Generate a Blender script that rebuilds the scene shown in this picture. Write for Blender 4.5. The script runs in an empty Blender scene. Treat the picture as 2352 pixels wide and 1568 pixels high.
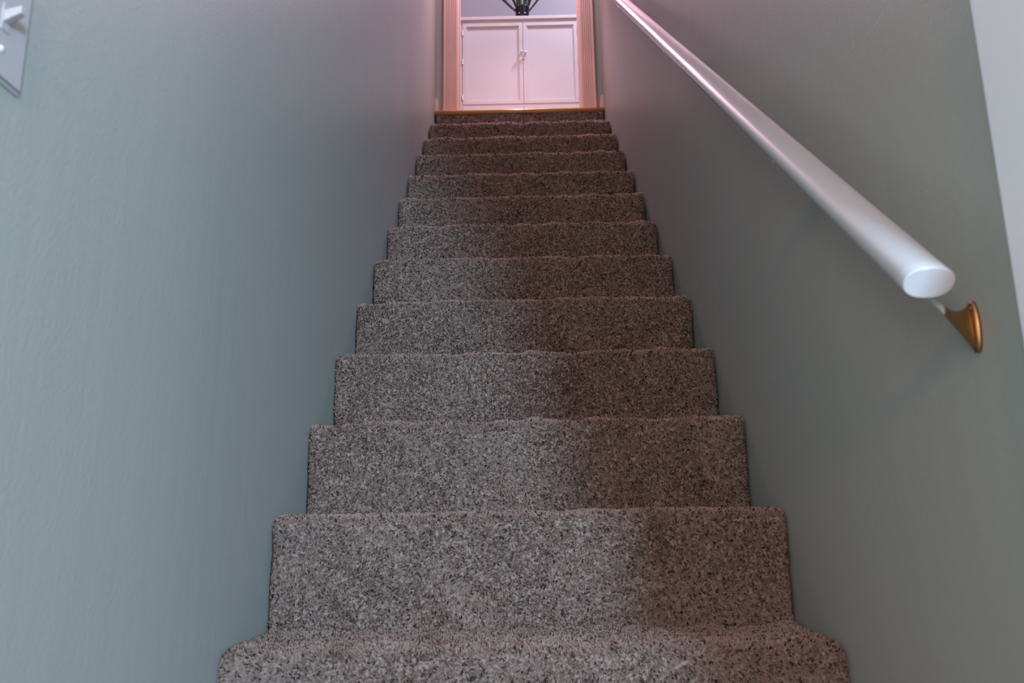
import bpy, bmesh, math, random
import numpy as np
from mathutils import Vector, Matrix
random.seed(7); rng = np.random.default_rng(7)
SC = bpy.context.scene
COL = SC.collection

# ------------------------------------------------------------------ camera, world, lights, exposure
cam_d = bpy.data.cameras.new('camera'); cam = bpy.data.objects.new('camera', cam_d); COL.objects.link(cam)
cam_d.sensor_width = 36.0; cam_d.lens = 36.0 * 1859.87 / 2352.0; cam_d.clip_start = 0.02
RT = Vector((0.99975722, 0.01681379, -0.01424087)); UP = Vector((0.01759351, -0.22003613, 0.97533306)); FW = Vector((-0.01326553, 0.97534681, 0.22027853))
cam.matrix_world = Matrix(((RT.x, UP.x, -FW.x, 0), (RT.y, UP.y, -FW.y, 0), (RT.z, UP.z, -FW.z, 0.3759), (0, 0, 0, 1)))
cam_d.dof.use_dof = True; cam_d.dof.focus_distance = 2.1; cam_d.dof.aperture_fstop = 6.0
SC.camera = cam
SC.view_settings.view_transform = 'Standard'; SC.view_settings.look = 'None'
SC.view_settings.gamma = 1.0; SC.view_settings.use_curve_mapping = False
SC.view_settings.exposure = 0.0
w = bpy.data.worlds.new('world'); SC.world = w; w.use_nodes = True
w.node_tree.nodes['Background'].inputs[0].default_value = (0.62, 0.72, 0.85, 1); w.node_tree.nodes['Background'].inputs[1].default_value = 0.05

def area(name, loc, target, sx, sy, power, color, spread=180):
    l = bpy.data.lights.new(name, 'AREA'); l.shape = 'RECTANGLE'; l.size = sx; l.size_y = sy; l.energy = power; l.color = color
    l.spread = math.radians(spread)
    o = bpy.data.objects.new(name, l); COL.objects.link(o); o.location = loc
    o.rotation_euler = (Vector(target) - Vector(loc)).to_track_quat('-Z', 'Y').to_euler()
    return o
BLUE = (0.66, 0.83, 1.0); PINK = (1.0, 0.64, 0.78)
area('daylight_back', (1.55, -2.90, 0.90), (0.0, 1.5, 0.4), 0.5, 1.0, 262, (0.44, 0.72, 1.0))      # window in the rear wall of the lower room
area('daylight_side', (2.92, -0.75, 1.35), (-0.46, 1.0, 0.6), 0.6, 1.2, 15, (0.9, 0.92, 0.90))     # window in the side wall of the lower room
area('left_fill', (-0.44, -0.50, 0.75), (0.47, 0.7, 0.6), 0.5, 0.7, 13.0, (0.86, 0.95, 0.90))       # added fill for the right wall, trim and rail, no window here
area('riser_fill', (0.0, -2.2, 1.35), (0.0, 2.5, 1.2), 0.35, 0.35, 37, (1.0, 0.37, 0.26))   # unseen warm fill added in the lower room to light the risers
area('casing_fill', (0.0, 3.72, 4.36), (0.0, 4.12, 2.7), 0.25, 0.25, 7, (1.0, 0.66, 0.80), 100)           # added narrow fill to brighten the door casings, no fixture here
area('door_light', (0.0, 4.62, 4.52), (0.0, 2.4, 1.6), 0.45, 0.25, 18, (1.0, 0.54, 0.74), 100)            # hall ceiling light just inside the doorway
area('hall_light', (0.75, 4.62, 4.90), (0.1, 5.1, 3.2), 0.22, 0.22, 26, (0.72, 0.72, 1.0))
area('hall_light', (-0.85, 4.60, 4.90), (0.0, 5.1, 3.2), 0.22, 0.22, 7, (0.95, 0.74, 0.95))

# ------------------------------------------------------------------ helpers
def setp(o, **k):
    for a, b in k.items(): o[a] = b
    return o
def obj(name, bm, m, parent=None, smooth=False):
    me = bpy.data.meshes.new(name)
    bmesh.ops.recalc_face_normals(bm, faces=bm.faces[:])
    bm.to_mesh(me); bm.free()
    if smooth:
        for p in me.polygons: p.use_smooth = True
    if m: me.materials.append(m)
    o = bpy.data.objects.new(name, me); COL.objects.link(o)
    if parent:
        o.parent = parent; o.matrix_parent_inverse = Matrix.Translation(-Vector(parent.location))
    return o
def thing(name, loc, label, cat, group=None):
    o = bpy.data.objects.new(name, None); COL.objects.link(o); o.location = loc; o.empty_display_size = .05
    o['label'] = label; o['category'] = cat
    if group: o['group'] = group
    return o
def box(bm, x0, x1, y0, y1, z0, z1, bev=0.0, seg=2):
    t = bmesh.new()
    r = bmesh.ops.create_cube(t, size=1.0)
    for v in r['verts']:
        v.co = Vector(((x0+x1)/2 + v.co.x*(x1-x0), (y0+y1)/2 + v.co.y*(y1-y0), (z0+z1)/2 + v.co.z*(z1-z0)))
    if bev: bmesh.ops.bevel(t, geom=t.edges[:], offset=bev, segments=seg, profile=0.6, affect='EDGES')
    merge(bm, t)
def merge(bm, t):
    me = bpy.data.meshes.new('tmp'); t.to_mesh(me); t.free(); bm.from_mesh(me); bpy.data.meshes.remove(me)
def nb(): return bmesh.new()
def lathe(bm, prof, seg=40, M=None):
    rings = []
    for r, z in prof:
        ring = []
        for i in range(seg):
            a = 2*math.pi*i/seg; c = Vector((r*math.cos(a), r*math.sin(a), z))
            ring.append(bm.verts.new(M @ c if M else c))
        rings.append(ring)
    for a, b in zip(rings, rings[1:]):
        for i in range(seg): bm.faces.new((a[i], a[(i+1) % seg], b[(i+1) % seg], b[i]))
    bm.faces.new(rings[0][::-1]); bm.faces.new(rings[-1])
def loft(bm, rings):
    vr = [[bm.verts.new(p) for p in r] for r in rings]
    n = len(vr[0])
    for a, b in zip(vr, vr[1:]):
        for i in range(n): bm.faces.new((a[i], a[(i+1) % n], b[(i+1) % n], b[i]))
    bm.faces.new(vr[0][::-1]); bm.faces.new(vr[-1])
def extrude_profile(bm, pts, x0, x1):          # closed (y,z) profile swept along x
    loft(bm, [[Vector((x, y, z)) for y, z in pts] for x in (x0, x1)])

# ------------------------------------------------------------------ materials
def mat(name, base, rough=0.5, metal=0.0, spec=0.5):
    m = bpy.data.materials.new(name); m.use_nodes = True
    b = m.node_tree.nodes['Principled BSDF']
    b.inputs['Base Color'].default_value = (*base, 1); b.inputs['Roughness'].default_value = rough
    b.inputs['Metallic'].default_value = metal; b.inputs['Specular IOR Level'].default_value = spec
    return m
def N(m, t, **k):
    n = m.node_tree.nodes.new(t)
    for a, b in k.items():
        if a in n.inputs: n.inputs[a].default_value = b
        else: setattr(n, a, b)
    return n
def L(m, a, b): m.node_tree.links.new(a, b)
def coords(m, scale=(1, 1, 1)):
    g = N(m, 'ShaderNodeTexCoord'); mp = N(m, 'ShaderNodeMapping'); mp.inputs['Scale'].default_value = scale
    L(m, g.outputs['Object'], mp.inputs['Vector']); return mp.outputs['Vector']
def bump(m, fac_out, strength, dist, prev=None):
    b = N(m, 'ShaderNodeBump'); b.inputs['Strength'].default_value = strength; b.inputs['Distance'].default_value = dist
    L(m, fac_out, b.inputs['Height'])
    if prev: L(m, prev, b.inputs['Normal'])
    return b.outputs['Normal']
def bsdf(m): return m.node_tree.nodes['Principled BSDF']
def wall_paint(name, base, rough, peel=0.25, streak=0.0):
    m = mat(name, base, rough, 0, 0.5)
    n1 = N(m, 'ShaderNodeTexNoise', Scale=170.0, Detail=3.0); L(m, coords(m), n1.inputs['Vector'])
    nm = bump(m, n1.outputs['Fac'], peel, 0.0016)
    n2 = N(m, 'ShaderNodeTexNoise', Scale=1.0, Detail=4.0); L(m, coords(m, (26, 26, 2.2)), n2.inputs['Vector'])
    nm = bump(m, n2.outputs['Fac'], streak, 0.004, nm) if streak else nm
    L(m, nm, bsdf(m).inputs['Normal'])
    n3 = N(m, 'ShaderNodeTexNoise', Scale=2.5, Detail=5.0); L(m, coords(m), n3.inputs['Vector'])
    mr = N(m, 'ShaderNodeMapRange'); mr.inputs['To Min'].default_value = rough-0.07; mr.inputs['To Max'].default_value = rough+0.07
    L(m, n3.outputs['Fac'], mr.inputs['Value']); L(m, mr.outputs['Result'], bsdf(m).inputs['Roughness'])
    return m
def wood(name, c1, c2, rough=0.4, scale=(60, 60, 4)):
    m = mat(name, c1, rough)
    n = N(m, 'ShaderNodeTexNoise', Scale=1.0, Detail=4.0); L(m, coords(m, scale), n.inputs['Vector'])
    r = N(m, 'ShaderNodeValToRGB'); r.color_ramp.elements[0].position = .3; r.color_ramp.elements[1].position = .7
    r.color_ramp.elements[0].color = (*c2, 1); r.color_ramp.elements[1].color = (*c1, 1)
    L(m, n.outputs['Fac'], r.inputs['Fac']); L(m, r.outputs['Color'], bsdf(m).inputs['Base Color'])
    L(m, bump(m, n.outputs['Fac'], .15, .001), bsdf(m).inputs['Normal'])
    return m
M_WALL = wall_paint('grey_green_wall_paint', (0.343, 0.352, 0.312), 0.42, 0.26, 0.16)
M_HALLWALL = wall_paint('hall_wall_paint', (0.33, 0.30, 0.31), 0.6, 0.15)
M_WHITE = wall_paint('white_gloss_trim', (0.78, 0.80, 0.83), 0.4, 0.05)
M_CEIL = wall_paint('ceiling_paint', (0.7, 0.7, 0.69), 0.8, 0.3)
M_CAB = wall_paint('white_cabinet_paint', (0.80, 0.77, 0.77), 0.38, 0.04)
M_RAIL = mat('white_rail_enamel', (0.455, 0.47, 0.475), 0.32)
M_RAIL.node_tree.nodes['Principled BSDF'].inputs['Coat Weight'].default_value = 0.3
M_PINE = wood('pale_pine', (0.74, 0.55, 0.48), (0.66, 0.475, 0.41), 0.45, (90, 90, 3))
M_OAK = wood('varnished_oak', (0.62, 0.36, 0.10), (0.40, 0.20, 0.05), 0.3, (4, 60, 60))
M_BRASS = mat('brass', (0.36, 0.22, 0.10), 0.38, 1.0)
M_PLATE = mat('switch_plastic', (0.40, 0.385, 0.385), 0.4)
M_POT = mat('black_glaze', (0.012, 0.011, 0.016), 0.16)
M_STEEL = mat('painted_steel', (0.80, 0.80, 0.82), 0.3, 0.2)
M_GAP = mat('dark_screw_slot', (0.05, 0.04, 0.03), 0.6)
def leaf_mat():
    m = mat('banded_leaf', (0.03, 0.05, 0.02), 0.4)
    wv = N(m, 'ShaderNodeTexNoise', Scale=1.0, Detail=3.0); L(m, coords(m, (12, 12, 160)), wv.inputs['Vector'])
    r = N(m, 'ShaderNodeValToRGB'); r.color_ramp.elements[0].position = .42; r.color_ramp.elements[1].position = .62
    r.color_ramp.elements[0].color = (0.006, 0.010, 0.004, 1); r.color_ramp.elements[1].color = (0.04, 0.048, 0.018, 1)
    L(m, wv.outputs['Fac'], r.inputs['Fac']); L(m, r.outputs['Color'], bsdf(m).inputs['Base Color'])
    return m
M_LEAF = leaf_mat()
RAMP = [(0.0, (0.040, 0.024, 0.016)), (0.12, (0.085, 0.052, 0.036)), (0.24, (0.35, 0.268, 0.222)), (0.55, (0.45, 0.362, 0.312)), (1.0, (0.52, 0.43, 0.38))]
def carpet_mat(name, from_attr, dark=1.0):
    m = mat(name, (.4, .35, .3), 0.95, 0, 0.1)
    r = N(m, 'ShaderNodeValToRGB'); cr = r.color_ramp
    while len(cr.elements) < len(RAMP): cr.elements.new(0.5)
    for e, (p, c) in zip(cr.elements, RAMP): e.position = p; e.color = (*[v*dark for v in c], 1)
    if from_attr:
        a = N(m, 'ShaderNodeAttribute'); a.attribute_name = 'fleck'; L(m, a.outputs['Fac'], r.inputs['Fac'])
    else:
        v = N(m, 'ShaderNodeTexNoise', Scale=210.0, Detail=2.0); L(m, coords(m), v.inputs['Vector'])
        mr = N(m, 'ShaderNodeMapRange'); mr.inputs['From Min'].default_value = .12; mr.inputs['From Max'].default_value = .85
        L(m, v.outputs['Fac'], mr.inputs['Value']); L(m, mr.outputs['Result'], r.inputs['Fac'])
        L(m, bump(m, v.outputs['Fac'], .8, .004), bsdf(m).inputs['Normal'])
    L(m, r.outputs['Color'], bsdf(m).inputs['Base Color'])
    if from_attr:                                # thin yarn lets some light through
        tr = N(m, 'ShaderNodeBsdfTranslucent'); mx = N(m, 'ShaderNodeMixShader'); mx.inputs[0].default_value = .36
        L(m, r.outputs['Color'], tr.inputs['Color']); L(m, bsdf(m).outputs[0], mx.inputs[1]); L(m, tr.outputs[0], mx.inputs[2])
        L(m, mx.outputs[0], m.node_tree.nodes['Material Output'].inputs['Surface'])
    return m
M_CARPET = carpet_mat('carpet_backing', False, 0.60)
M_PILE = carpet_mat('carpet_pile', True)

# ------------------------------------------------------------------ measures of the place
XL, XR = -0.464, 0.472            # stairwell wall faces
CX, CW = 0.004, 0.926             # carpet centre and width
STEP = [(1.2671, 0.1988), (1.4932, 0.3985), (1.7191, 0.5948), (1.9380, 0.7910), (2.1620, 0.9890), (2.3954, 1.1915),
        (2.6300, 1.3925), (2.8600, 1.5915), (3.0900, 1.7905), (3.3273, 1.9945), (3.5659, 2.1990), (3.8011, 2.3975)]
YT, ZT = 4.064, 2.608             # front edge and level of the top landing
YW = 4.148                        # stair side face of the wall with the doorway
YC = 5.10                         # cabinet front

def struct(name, bm, m, label, cat='structure', parent=None):
    o = obj(name, bm, m, parent); o['kind'] = 'structure'; o['label'] = label; o['category'] = cat
    return o

# ------------------------------------------------------------------ setting
b = nb(); box(b, XL-.14, XL, -3.0, YW, 0, 5.0); struct('wall_left', b, M_WALL, 'grey green painted wall left of the carpeted stairs', 'wall')
b = nb(); box(b, XR, XR+.13, .752, YW, 0, 5.0); struct('wall_right', b, M_WALL, 'grey green painted wall right of the stairs carrying the handrail', 'wall')
# doorway wall at the head of the stairs
JL, JR, HEAD = -0.340, 0.352, 4.66
b = nb(); box(b, -1.6, JL-.018, YW, YW+.11, 0, 5.0); box(b, JR+.018, 1.6, YW, YW+.11, 0, 5.0); box(b, JL-.018, JR+.018, YW, YW+.11, HEAD+.018, 5.0)
box(b, JL-.018, JR+.018, YW, YW+.11, 0, ZT-.03)
struct('wall_back', b, M_WALL, 'wall with the open doorway at the head of the stairs', 'wall')
b = nb(); box(b, XL-.14, 3.0, -3.0, 1.267, -.10, 0); struct('floor', b, M_CARPET, 'speckled carpeted floor at the foot of the stairs', 'floor')
b = nb(); box(b, -1.6, 1.6, YW, 5.62, ZT-.03, ZT); struct('floor', b, M_OAK, 'oak floor of the hall above the stairs', 'floor')
# sloping and flat ceilings
b = nb(); box(b, XL-.14, 3.0, -3.0, 2.05, 2.45, 2.55); struct('ceiling', b, M_CEIL, 'low ceiling over the foot of the stairs', 'ceiling')
b = nb(); loft(b, [[Vector((x, 2.05, 2.45)), Vector((x, YW, 5.0)), Vector((x, YW, 5.12)), Vector((x, 2.05, 2.57))] for x in (XL-.14, XR+.13)])
struct('ceiling', b, M_CEIL, 'sloping ceiling over the flight of stairs', 'ceiling')
b = nb(); box(b, -1.6, 1.6, YW, 5.62, 5.0, 5.1); struct('ceiling', b, M_CEIL, 'flat ceiling of the upstairs hall', 'ceiling')
b = nb(); box(b, -1.6, 1.6, 5.50, 5.62, ZT, 5.0); struct('wall_hall', b, M_HALLWALL, 'mauve lit hall wall behind the white cabinet', 'wall')
b = nb(); box(b, -1.72, -1.6, YW, 5.62, ZT-.12, 5.0); struct('wall_hall_left', b, M_HALLWALL, 'left end wall of the upstairs hall', 'wall')
b = nb(); box(b, 1.6, 1.72, YW, 5.62, ZT-.12, 5.0); struct('wall_hall_right', b, M_HALLWALL, 'right end wall of the upstairs hall', 'wall')
# lower room behind the camera
b = nb(); box(b, XR+.13, 3.0, .80, .92, 0, 2.45); struct('wall_front', b, M_WALL, 'lower room wall beside the stairwell', 'wall')
b = nb(); box(b, 3.0, 3.12, -3.0, .92, 0, 2.45); struct('wall_side', b, M_WALL, 'side wall of the lower room', 'wall')
b = nb(); box(b, XL-.14, 3.12, -3.12, -3.0, 0, 2.45); struct('wall_rear', b, M_WALL, 'rear wall of the lower room', 'wall')

# white corner casing on the end of the right wall
b = nb()
pr = [(XR+.145, .736), (XR+.145, .640), (XR-.010, .640), (XR-.012, .643), (XR-.0125, .728), (XR-.0105, .7335), (XR-.006, .7365), (XR+.0, .7515), (XR+.002, .752)]
pr = [(XR-.012, .56), (XR-.012, .7325), (XR-.0105, .7365), (XR-.006, .7385), (XR+.000, .752), (XR+.13, .752), (XR+.13, .80), (XR+.145, .80), (XR+.145, .56)]
loft(b, [[Vector((x, y, z)) for x, y in pr] for z in (0.0, 2.45)])
struct('trim_1', b, M_WHITE, 'white painted casing on the near end of the right wall', 'trim')

# doorway: fluted casings and jambs
def casing(n, x0, x1, label):
    b = nb(); yf, yb = YW-.018, YW
    cols = [(x0, yb), (x0, yf+.004), (x0+.003, yf)]
    nfl = 5; m0, m1 = x0+.012, x1-.012; wfl = (m1-m0)/nfl
    for i in range(nfl):
        a = m0+i*wfl
        cols += [(a+wfl*.18, yf), (a+wfl*.34, yf+.0045), (a+wfl*.66, yf+.0045), (a+wfl*.82, yf)]
    cols += [(x1-.003, yf), (x1, yf+.004), (x1, yb)]
    loft(b, [[Vector((x, y, z)) for x, y in cols] for z in (ZT, HEAD+.09)])
    return struct(n, b, M_PINE, label, 'trim')
casing('trim_2', -.424, JL, 'fluted pine casing left of the doorway at the stair head')
casing('trim_3', JR+.005, .437, 'fluted pine casing right of the doorway at the stair head')
b = nb(); box(b, JL, JR+.005, YW-.018, YW, HEAD, HEAD+.09, .003); struct('trim_4', b, M_PINE, 'pine head casing over the doorway', 'trim')
b = nb(); box(b, JL-.018, JL, YW-.001, YW+.115, ZT, HEAD, .0015); box(b, JL, JL+.008, YW+.05, YW+.075, ZT, HEAD, .001)
struct('trim_5', b, M_PINE, 'pine jamb lining the left side of the doorway', 'trim')
b = nb(); box(b, JR, JR+.018, YW-.001, YW+.115, ZT, HEAD, .0015); box(b, JR-.004, JR, YW+.05, YW+.075, ZT, HEAD, .001)
struct('trim_6', b, M_PINE, 'pine jamb lining the right side of the doorway', 'trim')
b = nb(); box(b, JL, JR, YW-.001, YW+.115, HEAD, HEAD+.018); struct('trim_7', b, M_PINE, 'pine lining across the top of the doorway', 'trim')
def base(n, x0, x1, label):
    b = nb(); box(b, x0, x1, YT+.012, YW, ZT, ZT+.078, .003); struct(n, b, M_PINE, label, 'baseboard')
base('baseboard_left', XL, XL+.016, 'short pine baseboard left of the top landing')
base('baseboard_right', XR-.016, XR, 'short pine baseboard right of the top landing')

# ------------------------------------------------------------------ staircase: carpeted steps, each with its pile
stairs = thing('staircase', (CX, 1.2671, 0), 'straight flight of beige speckled carpeted stairs climbing between two walls', 'stairs')
def smooth_noise(x, seed, freq):
    r = np.random.default_rng(seed); out = np.zeros_like(x)
    for k in range(6):
        f = freq*(0.6+.35*k); out += np.sin(x*f*2*math.pi + r.uniform(0, 6.28))*r.uniform(.4, 1)/(1+.35*k)
    return out/2.5
def noise2(u, v, seed, freq):
    r = np.random.default_rng(seed); out = np.zeros_like(u)
    for k in range(14):
        a = r.uniform(0, 6.28); f = freq*r.uniform(.5, 1.8)
        out += np.sin((u*math.cos(a)+v*math.sin(a))*f*6.283+r.uniform(0, 6.283))
    return out/3.7
def surf(k, u, s, y0, zb, zt, y1, r):
    """point and normal on the waterfall carpet at width u (-.5...5) and run length s (numpy)"""
    h = zt-zb-r; arc = r*math.pi/2; t = y1-y0-r
    y = np.empty_like(s); z = np.empty_like(s); ny = np.empty_like(s); nz = np.empty_like(s)
    A = s < h; B = (s >= h) & (s < h+arc); C_ = s >= h+arc
    y[A] = y0; z[A] = zb+s[A]; ny[A] = -1; nz[A] = 0
    th = (s[B]-h)/r; y[B] = y0+r-r*np.cos(th); z[B] = zt-r+r*np.sin(th); ny[B] = -np.cos(th); nz[B] = np.sin(th)
    y[C_] = y0+r+(s[C_]-h-arc); z[C_] = zt; ny[C_] = 0; nz[C_] = 1
    # soft waves of the padding, and rolled down side ends
    d = 0.0022*noise2(u, s, 100+k, 9) + 0.0012*noise2(u, s, 300+k, 22)
    d += np.where(nz > .3, 0.0030*smooth_noise(u, 50+k, 4.5), 0)
    e = CW/2-np.abs(u); er = 0.016
    q = np.clip(e/er, 0, 1); d -= er*(1-np.sqrt(1-(1-q)**2))*0.6
    x = CX+u
    pinch = np.where(nz > .2, 0.0, 0.0)
    return x, y+ny*d, z+nz*d+.0035*u/.92, ny, nz
def total(y0, zb, zt, y1, r): return (zt-zb-r)+r*math.pi/2+(y1-y0-r)
def mesh_np(name, V, F, m, parent, fleck=None, smooth=False):
    me = bpy.data.meshes.new(name)
    nf, k = F.shape
    me.vertices.add(len(V)); me.vertices.foreach_set('co', V.astype(np.float32).ravel())
    me.loops.add(nf*k); me.loops.foreach_set('vertex_index', F.astype(np.int32).ravel())
    me.polygons.add(nf); me.polygons.foreach_set('loop_start', np.arange(0, nf*k, k, dtype=np.int32))
    if smooth: me.polygons.foreach_set('use_smooth', np.ones(nf, dtype=bool))
    me.update(calc_edges=True)
    if fleck is not None:
        a = me.attributes.new('fleck', 'FLOAT', 'FACE'); a.data.foreach_set('value', fleck.astype(np.float32))
    me.materials.append(m)
    o = bpy.data.objects.new(name, me); COL.objects.link(o)
    o.parent = parent; 
    return o
def build_step(k, y0, zb, zt, y1, name, r=0.024, label=None):
    T = total(y0, zb, zt, y1, r)
    nu, ns = 150, 70
    uu = np.linspace(-CW/2, CW/2, nu)
    uu = np.concatenate([[-CW/2], -CW/2+.016*(1-np.cos(np.linspace(.15, 1.5, 8))), np.linspace(-CW/2+.02, CW/2-.02, nu), CW/2-.016*(1-np.cos(np.linspace(1.5, .15, 8))), [CW/2]])
    ss = np.linspace(0, T, ns); nu = len(uu)
    U, S = np.meshgrid(uu, ss); x, y, z, ny, nz = surf(k, U.ravel(), S.ravel(), y0, zb, zt, y1, r)
    V = np.stack([x, y, z], 1)
    # closed underside: same grid pushed down to a solid block (riser back / tread bottom)
    idx = np.arange(nu*ns).reshape(ns, nu)
    F = np.stack([idx[:-1, :-1].ravel(), idx[:-1, 1:].ravel(), idx[1:, 1:].ravel(), idx[1:, :-1].ravel()], 1)
    inner = V.copy(); off = len(V)
    inner[:, 1] = np.minimum(inner[:, 1]+.045, y1); inner[:, 2] = np.maximum(inner[:, 2]-.045, zb)
    F2 = F[:, ::-1]+off
    rim = []
    edge = list(idx[0, :])+list(idx[1:, -1])+list(idx[-1, -2::-1])+list(idx[-2:0:-1, 0])
    for a, c in zip(edge, edge[1:]+edge[:1]): rim.append((c, a, a+off, c+off))
    loc = np.array([CX, y0, zb])
    step = mesh_np(name, np.vstack([V, inner])-loc, np.vstack([F, F2, np.array(rim)]), M_CARPET, stairs, smooth=True)
    step.location = Vector(loc)-Vector(stairs.location)
    # pile: tufts of short fibres
    dist = math.hypot(y0, zt-.37)
    sp = 0.0025*max(1.0, dist/2.1)
    n = int(CW*T/(sp*sp))
    u = rng.uniform(-CW/2+.001, CW/2-.001, n); s = rng.uniform(0, T, n)
    flk = rng.uniform(0, 1, n)
    big = noise2(u, s+k, 900+k, 5); mid = noise2(u, s, 700+k, 60)
    dkp = .11; flk = np.clip(np.where(flk < dkp, flk*.9,   .42+flk*.16+.12*big+.03*mid+rng.normal(0, .05, n)), 0, 1)
    m_ = 3
    u = np.repeat(u, m_)+rng.normal(0, sp*.27, n*m_); s = np.clip(np.repeat(s, m_)+rng.normal(0, sp*.27, n*m_), 0, T-1e-4); flk = np.clip(np.repeat(flk, m_)+rng.normal(0, .04, n*m_), 0, 1)
    u = np.clip(u, -CW/2+.0005, CW/2-.0005)
    x, y, z, ny, nz = surf(k, u, s, y0, zb, zt, y1, r)
    P = np.stack([x, y, z], 1); n3 = len(P)
    nrm = np.stack([np.zeros(n3), ny, nz], 1)
    lay = np.stack([.35*noise2(u, s, 40+k, 3), .15*np.ones(n3)*0, -.25-.25*noise2(u, s, 60+k, 4)], 1)
    d = nrm+rng.normal(0, .36, (n3, 3))+lay*np.abs(ny)[:, None]; d /= np.linalg.norm(d, axis=1)[:, None]
    ln = rng.uniform(.0042, .0062, n3)
    side = np.cross(d, rng.normal(0, 1, (n3, 3))); side /= np.linalg.norm(side, axis=1)[:, None]; dk = flk < .16; ln *= np.where(dk, 1.12, 1.0)
    wd = (0.0008*(sp/.0025))*rng.uniform(.8, 1.25, n3)*1.1*np.where(dk, 1.15, 1.0)
    tip = P+d*ln[:, None]; 
    lim = CW/2+.003
    tip[:, 0] = np.clip(tip[:, 0], CX-lim, CX+lim)
    V = np.stack([P-side*wd[:, None], P+side*wd[:, None], tip+side*wd[:, None]*.55, tip-side*wd[:, None]*.55], 1).reshape(-1, 3)
    F = np.arange(len(V)).reshape(-1, 4)
    pl = mesh_np('carpet_pile', V-loc, F, M_PILE, step, fleck=flk)
    pl['kind'] = 'stuff'
    return step
PILE_T = 0.0045
zb = 0.0
for k, (y0, zt) in enumerate(STEP):
    y1 = STEP[k+1][0] if k+1 < len(STEP) else YT+.006
    build_step(k+1, y0+PILE_T, zb, zt-PILE_T*.9, y1+PILE_T+.002, 'stair_step')
    zb = zt-PILE_T
# top riser, carpeted up to the underside of the oak nosing
build_step(13, YT+.008, zb, ZT-.026, YT+.05, 'carpeted_riser', r=.008)
# oak nosing at the landing
b = nb(); pts = []
for i in range(9):
    a = math.pi/2+math.pi*i/8; pts.append((YT+.012+.012*math.cos(a), ZT-.0125+.0125*math.sin(a)))
pts += [(YW-.001, ZT-.025), (YW-.001, ZT)]
extrude_profile(b, pts, XL+.0015, XR-.0015)
o = obj('nosing', b, M_OAK, stairs, True); o['label'] = 'varnished honey oak nosing on the top edge'
for p in o.data.polygons: p.use_smooth = len(p.vertices) == 4 and p.area < .02

# ------------------------------------------------------------------ handrail
TH = math.atan2(.1988, .2278); RU = Vector((0, math.cos(TH), math.sin(TH))); RN = Vector((0, -math.sin(TH), math.cos(TH))); RX = Vector((1, 0, 0))
RC = Vector((.393, .756, .597)); A_, B_ = .0252, .0168
hand = thing('handrail', (XR, .826, .57), 'long white oval handrail held by brass brackets on the right wall', 'handrail')
def rail_ring(t, s=1.0, inset=0.0, n=56):
    c = RC+RU*t; out = []
    for i in range(n):
        a = 2*math.pi*i/n; ca, sa = math.cos(a), math.sin(a)
        p = 2/2.25
        out.append(c+RX*((A_-inset)*math.copysign(abs(ca)**p, ca))+RN*((B_-inset)*math.copysign(abs(sa)**p, sa)))
    return out
b = nb()
LEN = 4.25
loft(b, [rail_ring(0, inset=.0018), rail_ring(.0004, inset=.0008), rail_ring(.0016)] + [rail_ring(t) for t in np.linspace(.02, LEN-.02, 30)] + [rail_ring(LEN-.0016), rail_ring(LEN, inset=.0018)])
o = obj('rail', b, M_RAIL, hand, True)
for p in o.data.polygons:
    if len(p.vertices) > 4: p.use_smooth = False
def bracket(t):
    """brass bracket under the rail at run length t"""
    c = RC+RU*t                                  # rail centre over the saddle
    us = c-RN*B_                                 # underside
    py = c.y+.060; pz = c.z-.0365                 # wall plate centre
    b = nb()
    # teardrop wall plate: tall oval with two lobes
    nseg = 40; prof = []
    for i in range(nseg):
        a = 2*math.pi*i/nseg; ca, sa = math.cos(a), math.sin(a)
        hw = .0095+.0022*abs(sa)**3; prof.append((hw*ca, .0275*sa))
    def pring(x, s, dz=0): return [Vector((x, py+a*s, pz+c_*s)) for a, c_ in prof]
    loft(b, [pring(XR-.0005, 1.0), pring(XR-.003, 1.0), pring(XR-.0048, .88), pring(XR-.0055, .6)])
    plate = obj('bracket', b, M_BRASS, hand, True)
    # blade arm flaring from the plate and rising to the rail underside
    b = nb(); rings = []
    n = 18
    p0 = Vector((XR-.004, py, pz)); p1 = us+Vector((.004, .001, -.0035))
    for i in range(n+1):
        f = i/n
        ctr = p0.lerp(p1, f)
        ctr.z -= .010*math.sin(math.pi*f)*(1-f)
        hh = .0235*(1-f)**2.8+.0034; hw = .0026+.0022*(1-f)**3
        ctr.z += .004*f
        rings.append([ctr+Vector((0, hw*math.cos(q), hh*math.sin(q))) for q in [2*math.pi*j/16 for j in range(16)]])
    loft(b, rings)
    a = obj('bracket_arm', b, M_BRASS, plate, True); a.parent = plate; a.matrix_parent_inverse = Matrix.Identity(4)
    if t < .1:                                   # rail paint has run onto the top of the first arm
        a.data.materials.append(M_RAIL); a['label'] = 'brass arm with white paint on its upper end'
        for p in a.data.polygons:
            if p.center.x < .423: p.material_index = 1
    # saddle hugging the rail underside
    b = nb(); rings = []
    for f in np.linspace(-1, 1, 13):
        ang = -math.pi/2+f*.62
        def q(off, tt): return c+RX*((A_+off)*math.cos(ang))+RN*((B_+off)*math.sin(ang))+RU*tt
        rings.append([q(-.0006, -.008), q(.0026, -.008), q(.0026, .008), q(-.0006, .008)])
    loft(b, rings)
    s = obj('saddle', b, M_BRASS, plate); s.parent = plate; s.matrix_parent_inverse = Matrix.Identity(4)
    for dz in (.0195, -.0195):
        b = nb(); M = Matrix.Translation((XR-.0045, py, pz+dz)) @ Matrix.Rotation(-math.pi/2, 4, 'Y')
        lathe(b, [(.0040, 0), (.0040, .0010), (.0030, .0022), (.0012, .0027)], 16, M)
        sc = obj('screw', b, M_BRASS, plate, True); sc.parent = plate; sc.matrix_parent_inverse = Matrix.Identity(4)
    return plate
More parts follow.
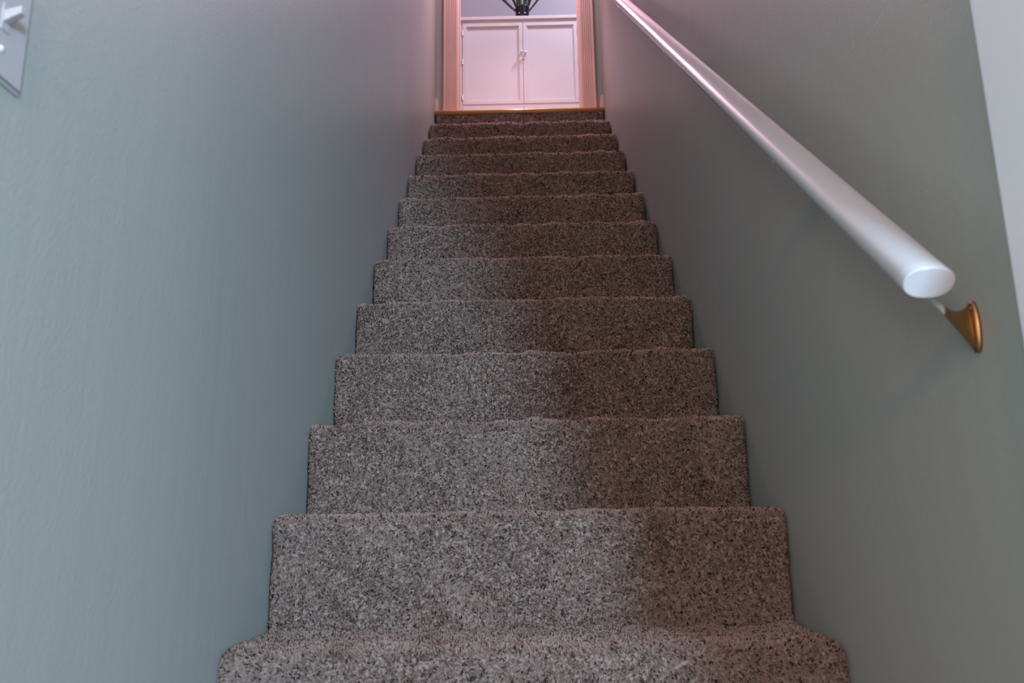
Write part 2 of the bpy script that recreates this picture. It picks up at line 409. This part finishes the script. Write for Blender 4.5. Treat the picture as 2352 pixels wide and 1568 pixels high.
for ys in (.766, 1.112, 1.875, 2.665, 3.45):
    bracket((ys-RC.y)/RU.y)

# ------------------------------------------------------------------ light switch on the left wall
SY, SZ = .637, .8245
sw = thing('light_switch', (XL, SY, SZ-.0575), 'pale plastic toggle light switch on the near left wall', 'light switch')
b = nb(); t = nb(); box(t, XL, XL+.0055, SY-.035, SY+.035, SZ-.0575, SZ+.0575)
bmesh.ops.bevel(t, geom=[e for e in t.edges if all(v.co.x > XL+.004 for v in e.verts)], offset=.0035, segments=3, affect='EDGES'); merge(b, t)
obj('switch_plate', b, M_PLATE, sw)
b = nb(); box(b, XL+.004, XL+.0065, SY-.0055, SY+.0055, SZ-.0125, SZ+.0125, .0006); obj('toggle_slot', b, M_PLATE, sw)
b = nb(); t = nb(); box(t, 0, .016, -.0042, .0042, -.0055, .0055, .0012); 
for v in t.verts: 
    if v.co.x > .008: v.co.z = v.co.z*.7+.006; v.co.y *= .85
bmesh.ops.translate(t, verts=t.verts, vec=(XL+.005, SY, SZ+.001)); merge(b, t)
obj('toggle', b, M_PLATE, sw)
for dz in (-.030, .030):
    b = nb(); M = Matrix.Translation((XL+.0052, SY, SZ+dz)) @ Matrix.Rotation(math.pi/2, 4, 'Y')
    lathe(b, [(.0034, 0), (.0034, .0006), (.0024, .0012), (.0008, .0014)], 16, M); s = obj('screw', b, M_STEEL, sw, True)

# ------------------------------------------------------------------ hall cabinet
X0, X1, YB = -.47, .51, 5.49
cab = thing('hall_cabinet', (.02, YC, ZT), 'tall white panelled cabinet across the hall above the stairs', 'cabinet')
b = nb()
box(b, X0, X1, YC+.02, YB, ZT+.0, 3.86)                      # carcass
box(b, X0, -.3885, YC, YC+.02, ZT, 3.862, .001); box(b, .4245, X1, YC, YC+.02, ZT, 3.862, .001)
box(b, -.3885, .4245, YC, YC+.02, 3.8425, 3.862, .001); box(b, -.3885, .4245, YC, YC+.02, 3.188, 3.2085, .001)
box(b, -.3885, .4245, YC, YC+.02, ZT, ZT+.07, .001)
obj('carcass', b, M_CAB, cab)
b = nb(); box(b, X0-.012, X1+.012, YC-.014, YB, 3.862, 3.887, .0025); obj('cabinet_top', b, M_CAB, cab)
def door(x0, x1, z0, z1, knob, hinge, nh=3):
    b = nb(); sw_, d0, d1 = .026, YC-.004, YC+.018
    box(b, x0, x0+sw_, d0, d1, z0, z1, .0012); box(b, x1-sw_, x1, d0, d1, z0, z1, .0012)
    box(b, x0+sw_-.001, x1-sw_+.001, d0, d1, z1-sw_, z1, .0012); box(b, x0+sw_-.001, x1-sw_+.001, d0, d1, z0, z0+sw_, .0012)
    # moulding step and recessed panel
    m = .006
    for (a0, a1, c0, c1) in ((x0+sw_, x0+sw_+m, z0+sw_, z1-sw_), (x1-sw_-m, x1-sw_, z0+sw_, z1-sw_), (x0+sw_, x1-sw_, z1-sw_-m, z1-sw_), (x0+sw_, x1-sw_, z0+sw_, z0+sw_+m)):
        box(b, a0, a1, d0+.006, d1, c0, c1, .0015)
    box(b, x0+sw_, x1-sw_, d0+.011, d1-.002, z0+sw_, z1-sw_)
    dr = obj('door', b, M_CAB, cab)
    if knob is not None:
        kx, kz = knob
        b = nb(); M = Matrix.Translation((kx, d0, kz)) @ Matrix.Rotation(math.pi/2, 4, 'X')
        lathe(b, [(.006, -.001), (.006, .002), (.0045, .006), (.0045, .012), (.0088, .016), (.0112, .021), (.0100, .026), (.005, .029)], 24, M)
        o = obj('knob', b, M_STEEL, dr, True); o.parent = dr; o.matrix_parent_inverse = Matrix.Identity(4)
    for hz in hinge[1]:
        b = nb(); M = Matrix.Translation((hinge[0], d0-.003, hz))
        lathe(b, [(.0035, -.021), (.0042, -.020), (.0042, -.008), (.0036, -.0078), (.0042, -.0074), (.0042, .0074), (.0036, .0078), (.0042, .0082), (.0042, .020), (.0035, .021)], 16, M)
        box(b, hinge[0]-.0065, hinge[0]+.0065, d0-.0018, d0+.004, hz-.019, hz+.019, .0004)
        o = obj('hinge', b, M_STEEL, dr, True); o.parent = dr; o.matrix_parent_inverse = Matrix.Identity(4)
    return dr
door(-.3865, .0365, 3.2105, 3.8405, (.0265, 3.596), (-.387, (3.765, 3.537, 3.262)))
rd = door(.0395, .4225, 3.2105, 3.8405, (.0535, 3.590), (.4235, (3.765, 3.537, 3.262)))
door(-.3865, .0365, ZT+.074, 3.186, (.0265, 3.10), (-.387, (3.12, 2.76)))
door(.0395, .4225, ZT+.074, 3.186, (.0535, 3.10), (.4235, (3.12, 2.76)))
# small drop latch hanging across the meeting stiles below the knobs
b = nb(); M = Matrix.Translation((.041, YC-.004, 3.552)) @ Matrix.Rotation(math.pi/2, 4, 'X')
lathe(b, [(.0075, 0), (.0075, .004), (.006, .006), (.002, .0068)], 20, M)
box(b, .0385, .0435, YC-.009, YC-.004, 3.552, 3.585, .001)
o = obj('latch', b, M_STEEL, rd, True); o.parent = rd; o.matrix_parent_inverse = Matrix.Identity(4)

# ------------------------------------------------------------------ potted plant on the cabinet
PX, PY, PZ = .0385, 5.165, 3.887
pt = thing('potted_plant', (PX, PY, PZ), 'glossy black pot of dark banded leaves standing on the white cabinet', 'plant')
b = nb()
pr = [(.034, 0), (.0405, .001), (.0415, .003), (.0435, .020), (.0468, .036), (.0492, .041), (.0495, .046), (.0480, .050), (.0492, .054), (.0500, .075), (.0512, .098), (.0530, .104), (.0525, .110), (.0470, .110), (.0455, .104), (.0440, .090)]
lathe(b, pr, 48, Matrix.Translation((PX, PY, PZ)))
obj('pot', b, M_POT, pt, True)
b = nb(); lathe(b, [(.0445, .080), (.0445, .094), (.02, .097)], 32, Matrix.Translation((PX, PY, PZ))); obj('soil', b, M_GAP, pt)
def leaf(x, y, dx, dy, h, w0, w1, bend, phase=0.0):
    """one long stiff leaf: curved blade with a folded midrib and thickness"""
    b = nb(); n = 16; rings = []
    base = Vector((PX+x, PY+y, PZ+.070)); side = Vector((math.cos(phase), math.sin(phase), 0))
    outn = Vector((-side.y, side.x, 0))
    for i in range(n+1):
        f = i/n
        c = base+Vector((dx*f**bend, dy*f**bend, h*f))
        wv = (w0+(w1-w0)*min(1, f*2.2))*(1 if f < .55 else max(.04, math.cos((f-.55)/.45*math.pi/2)))
        cup = wv*.35
        rings.append([c-side*wv, c-side*wv*.5-outn*cup*.6, c-outn*cup, c+side*wv*.5-outn*cup*.6, c+side*wv, c+side*wv*.5-outn*(cup*.6-.003), c-outn*(cup-.0035), c-side*wv*.5-outn*(cup*.6-.003)])
    loft(b, rings)
    return obj('leaf', b, M_LEAF, pt, True)
leaf(-.008, -.014, -.014, -.006, .36, .030, .036, 1.2, .15)
leaf(.014, -.012, .022, -.008, .33, .028, .036, 1.2, -.2)
leaf(.003, .012, .004, .030, .42, .028, .034, 1.2, .05)
leaf(-.028, -.004, -.250, .010, .30, .012, .019, .92, .2)
leaf(-.020, .012, -.110, .030, .33, .008, .014, 1.0, .5)
leaf(.034, -.002, .185, .006, .28, .007, .012, .92, -.2)
leaf(.024, .016, .100, .040, .35, .006, .012, 1.0, -.5)
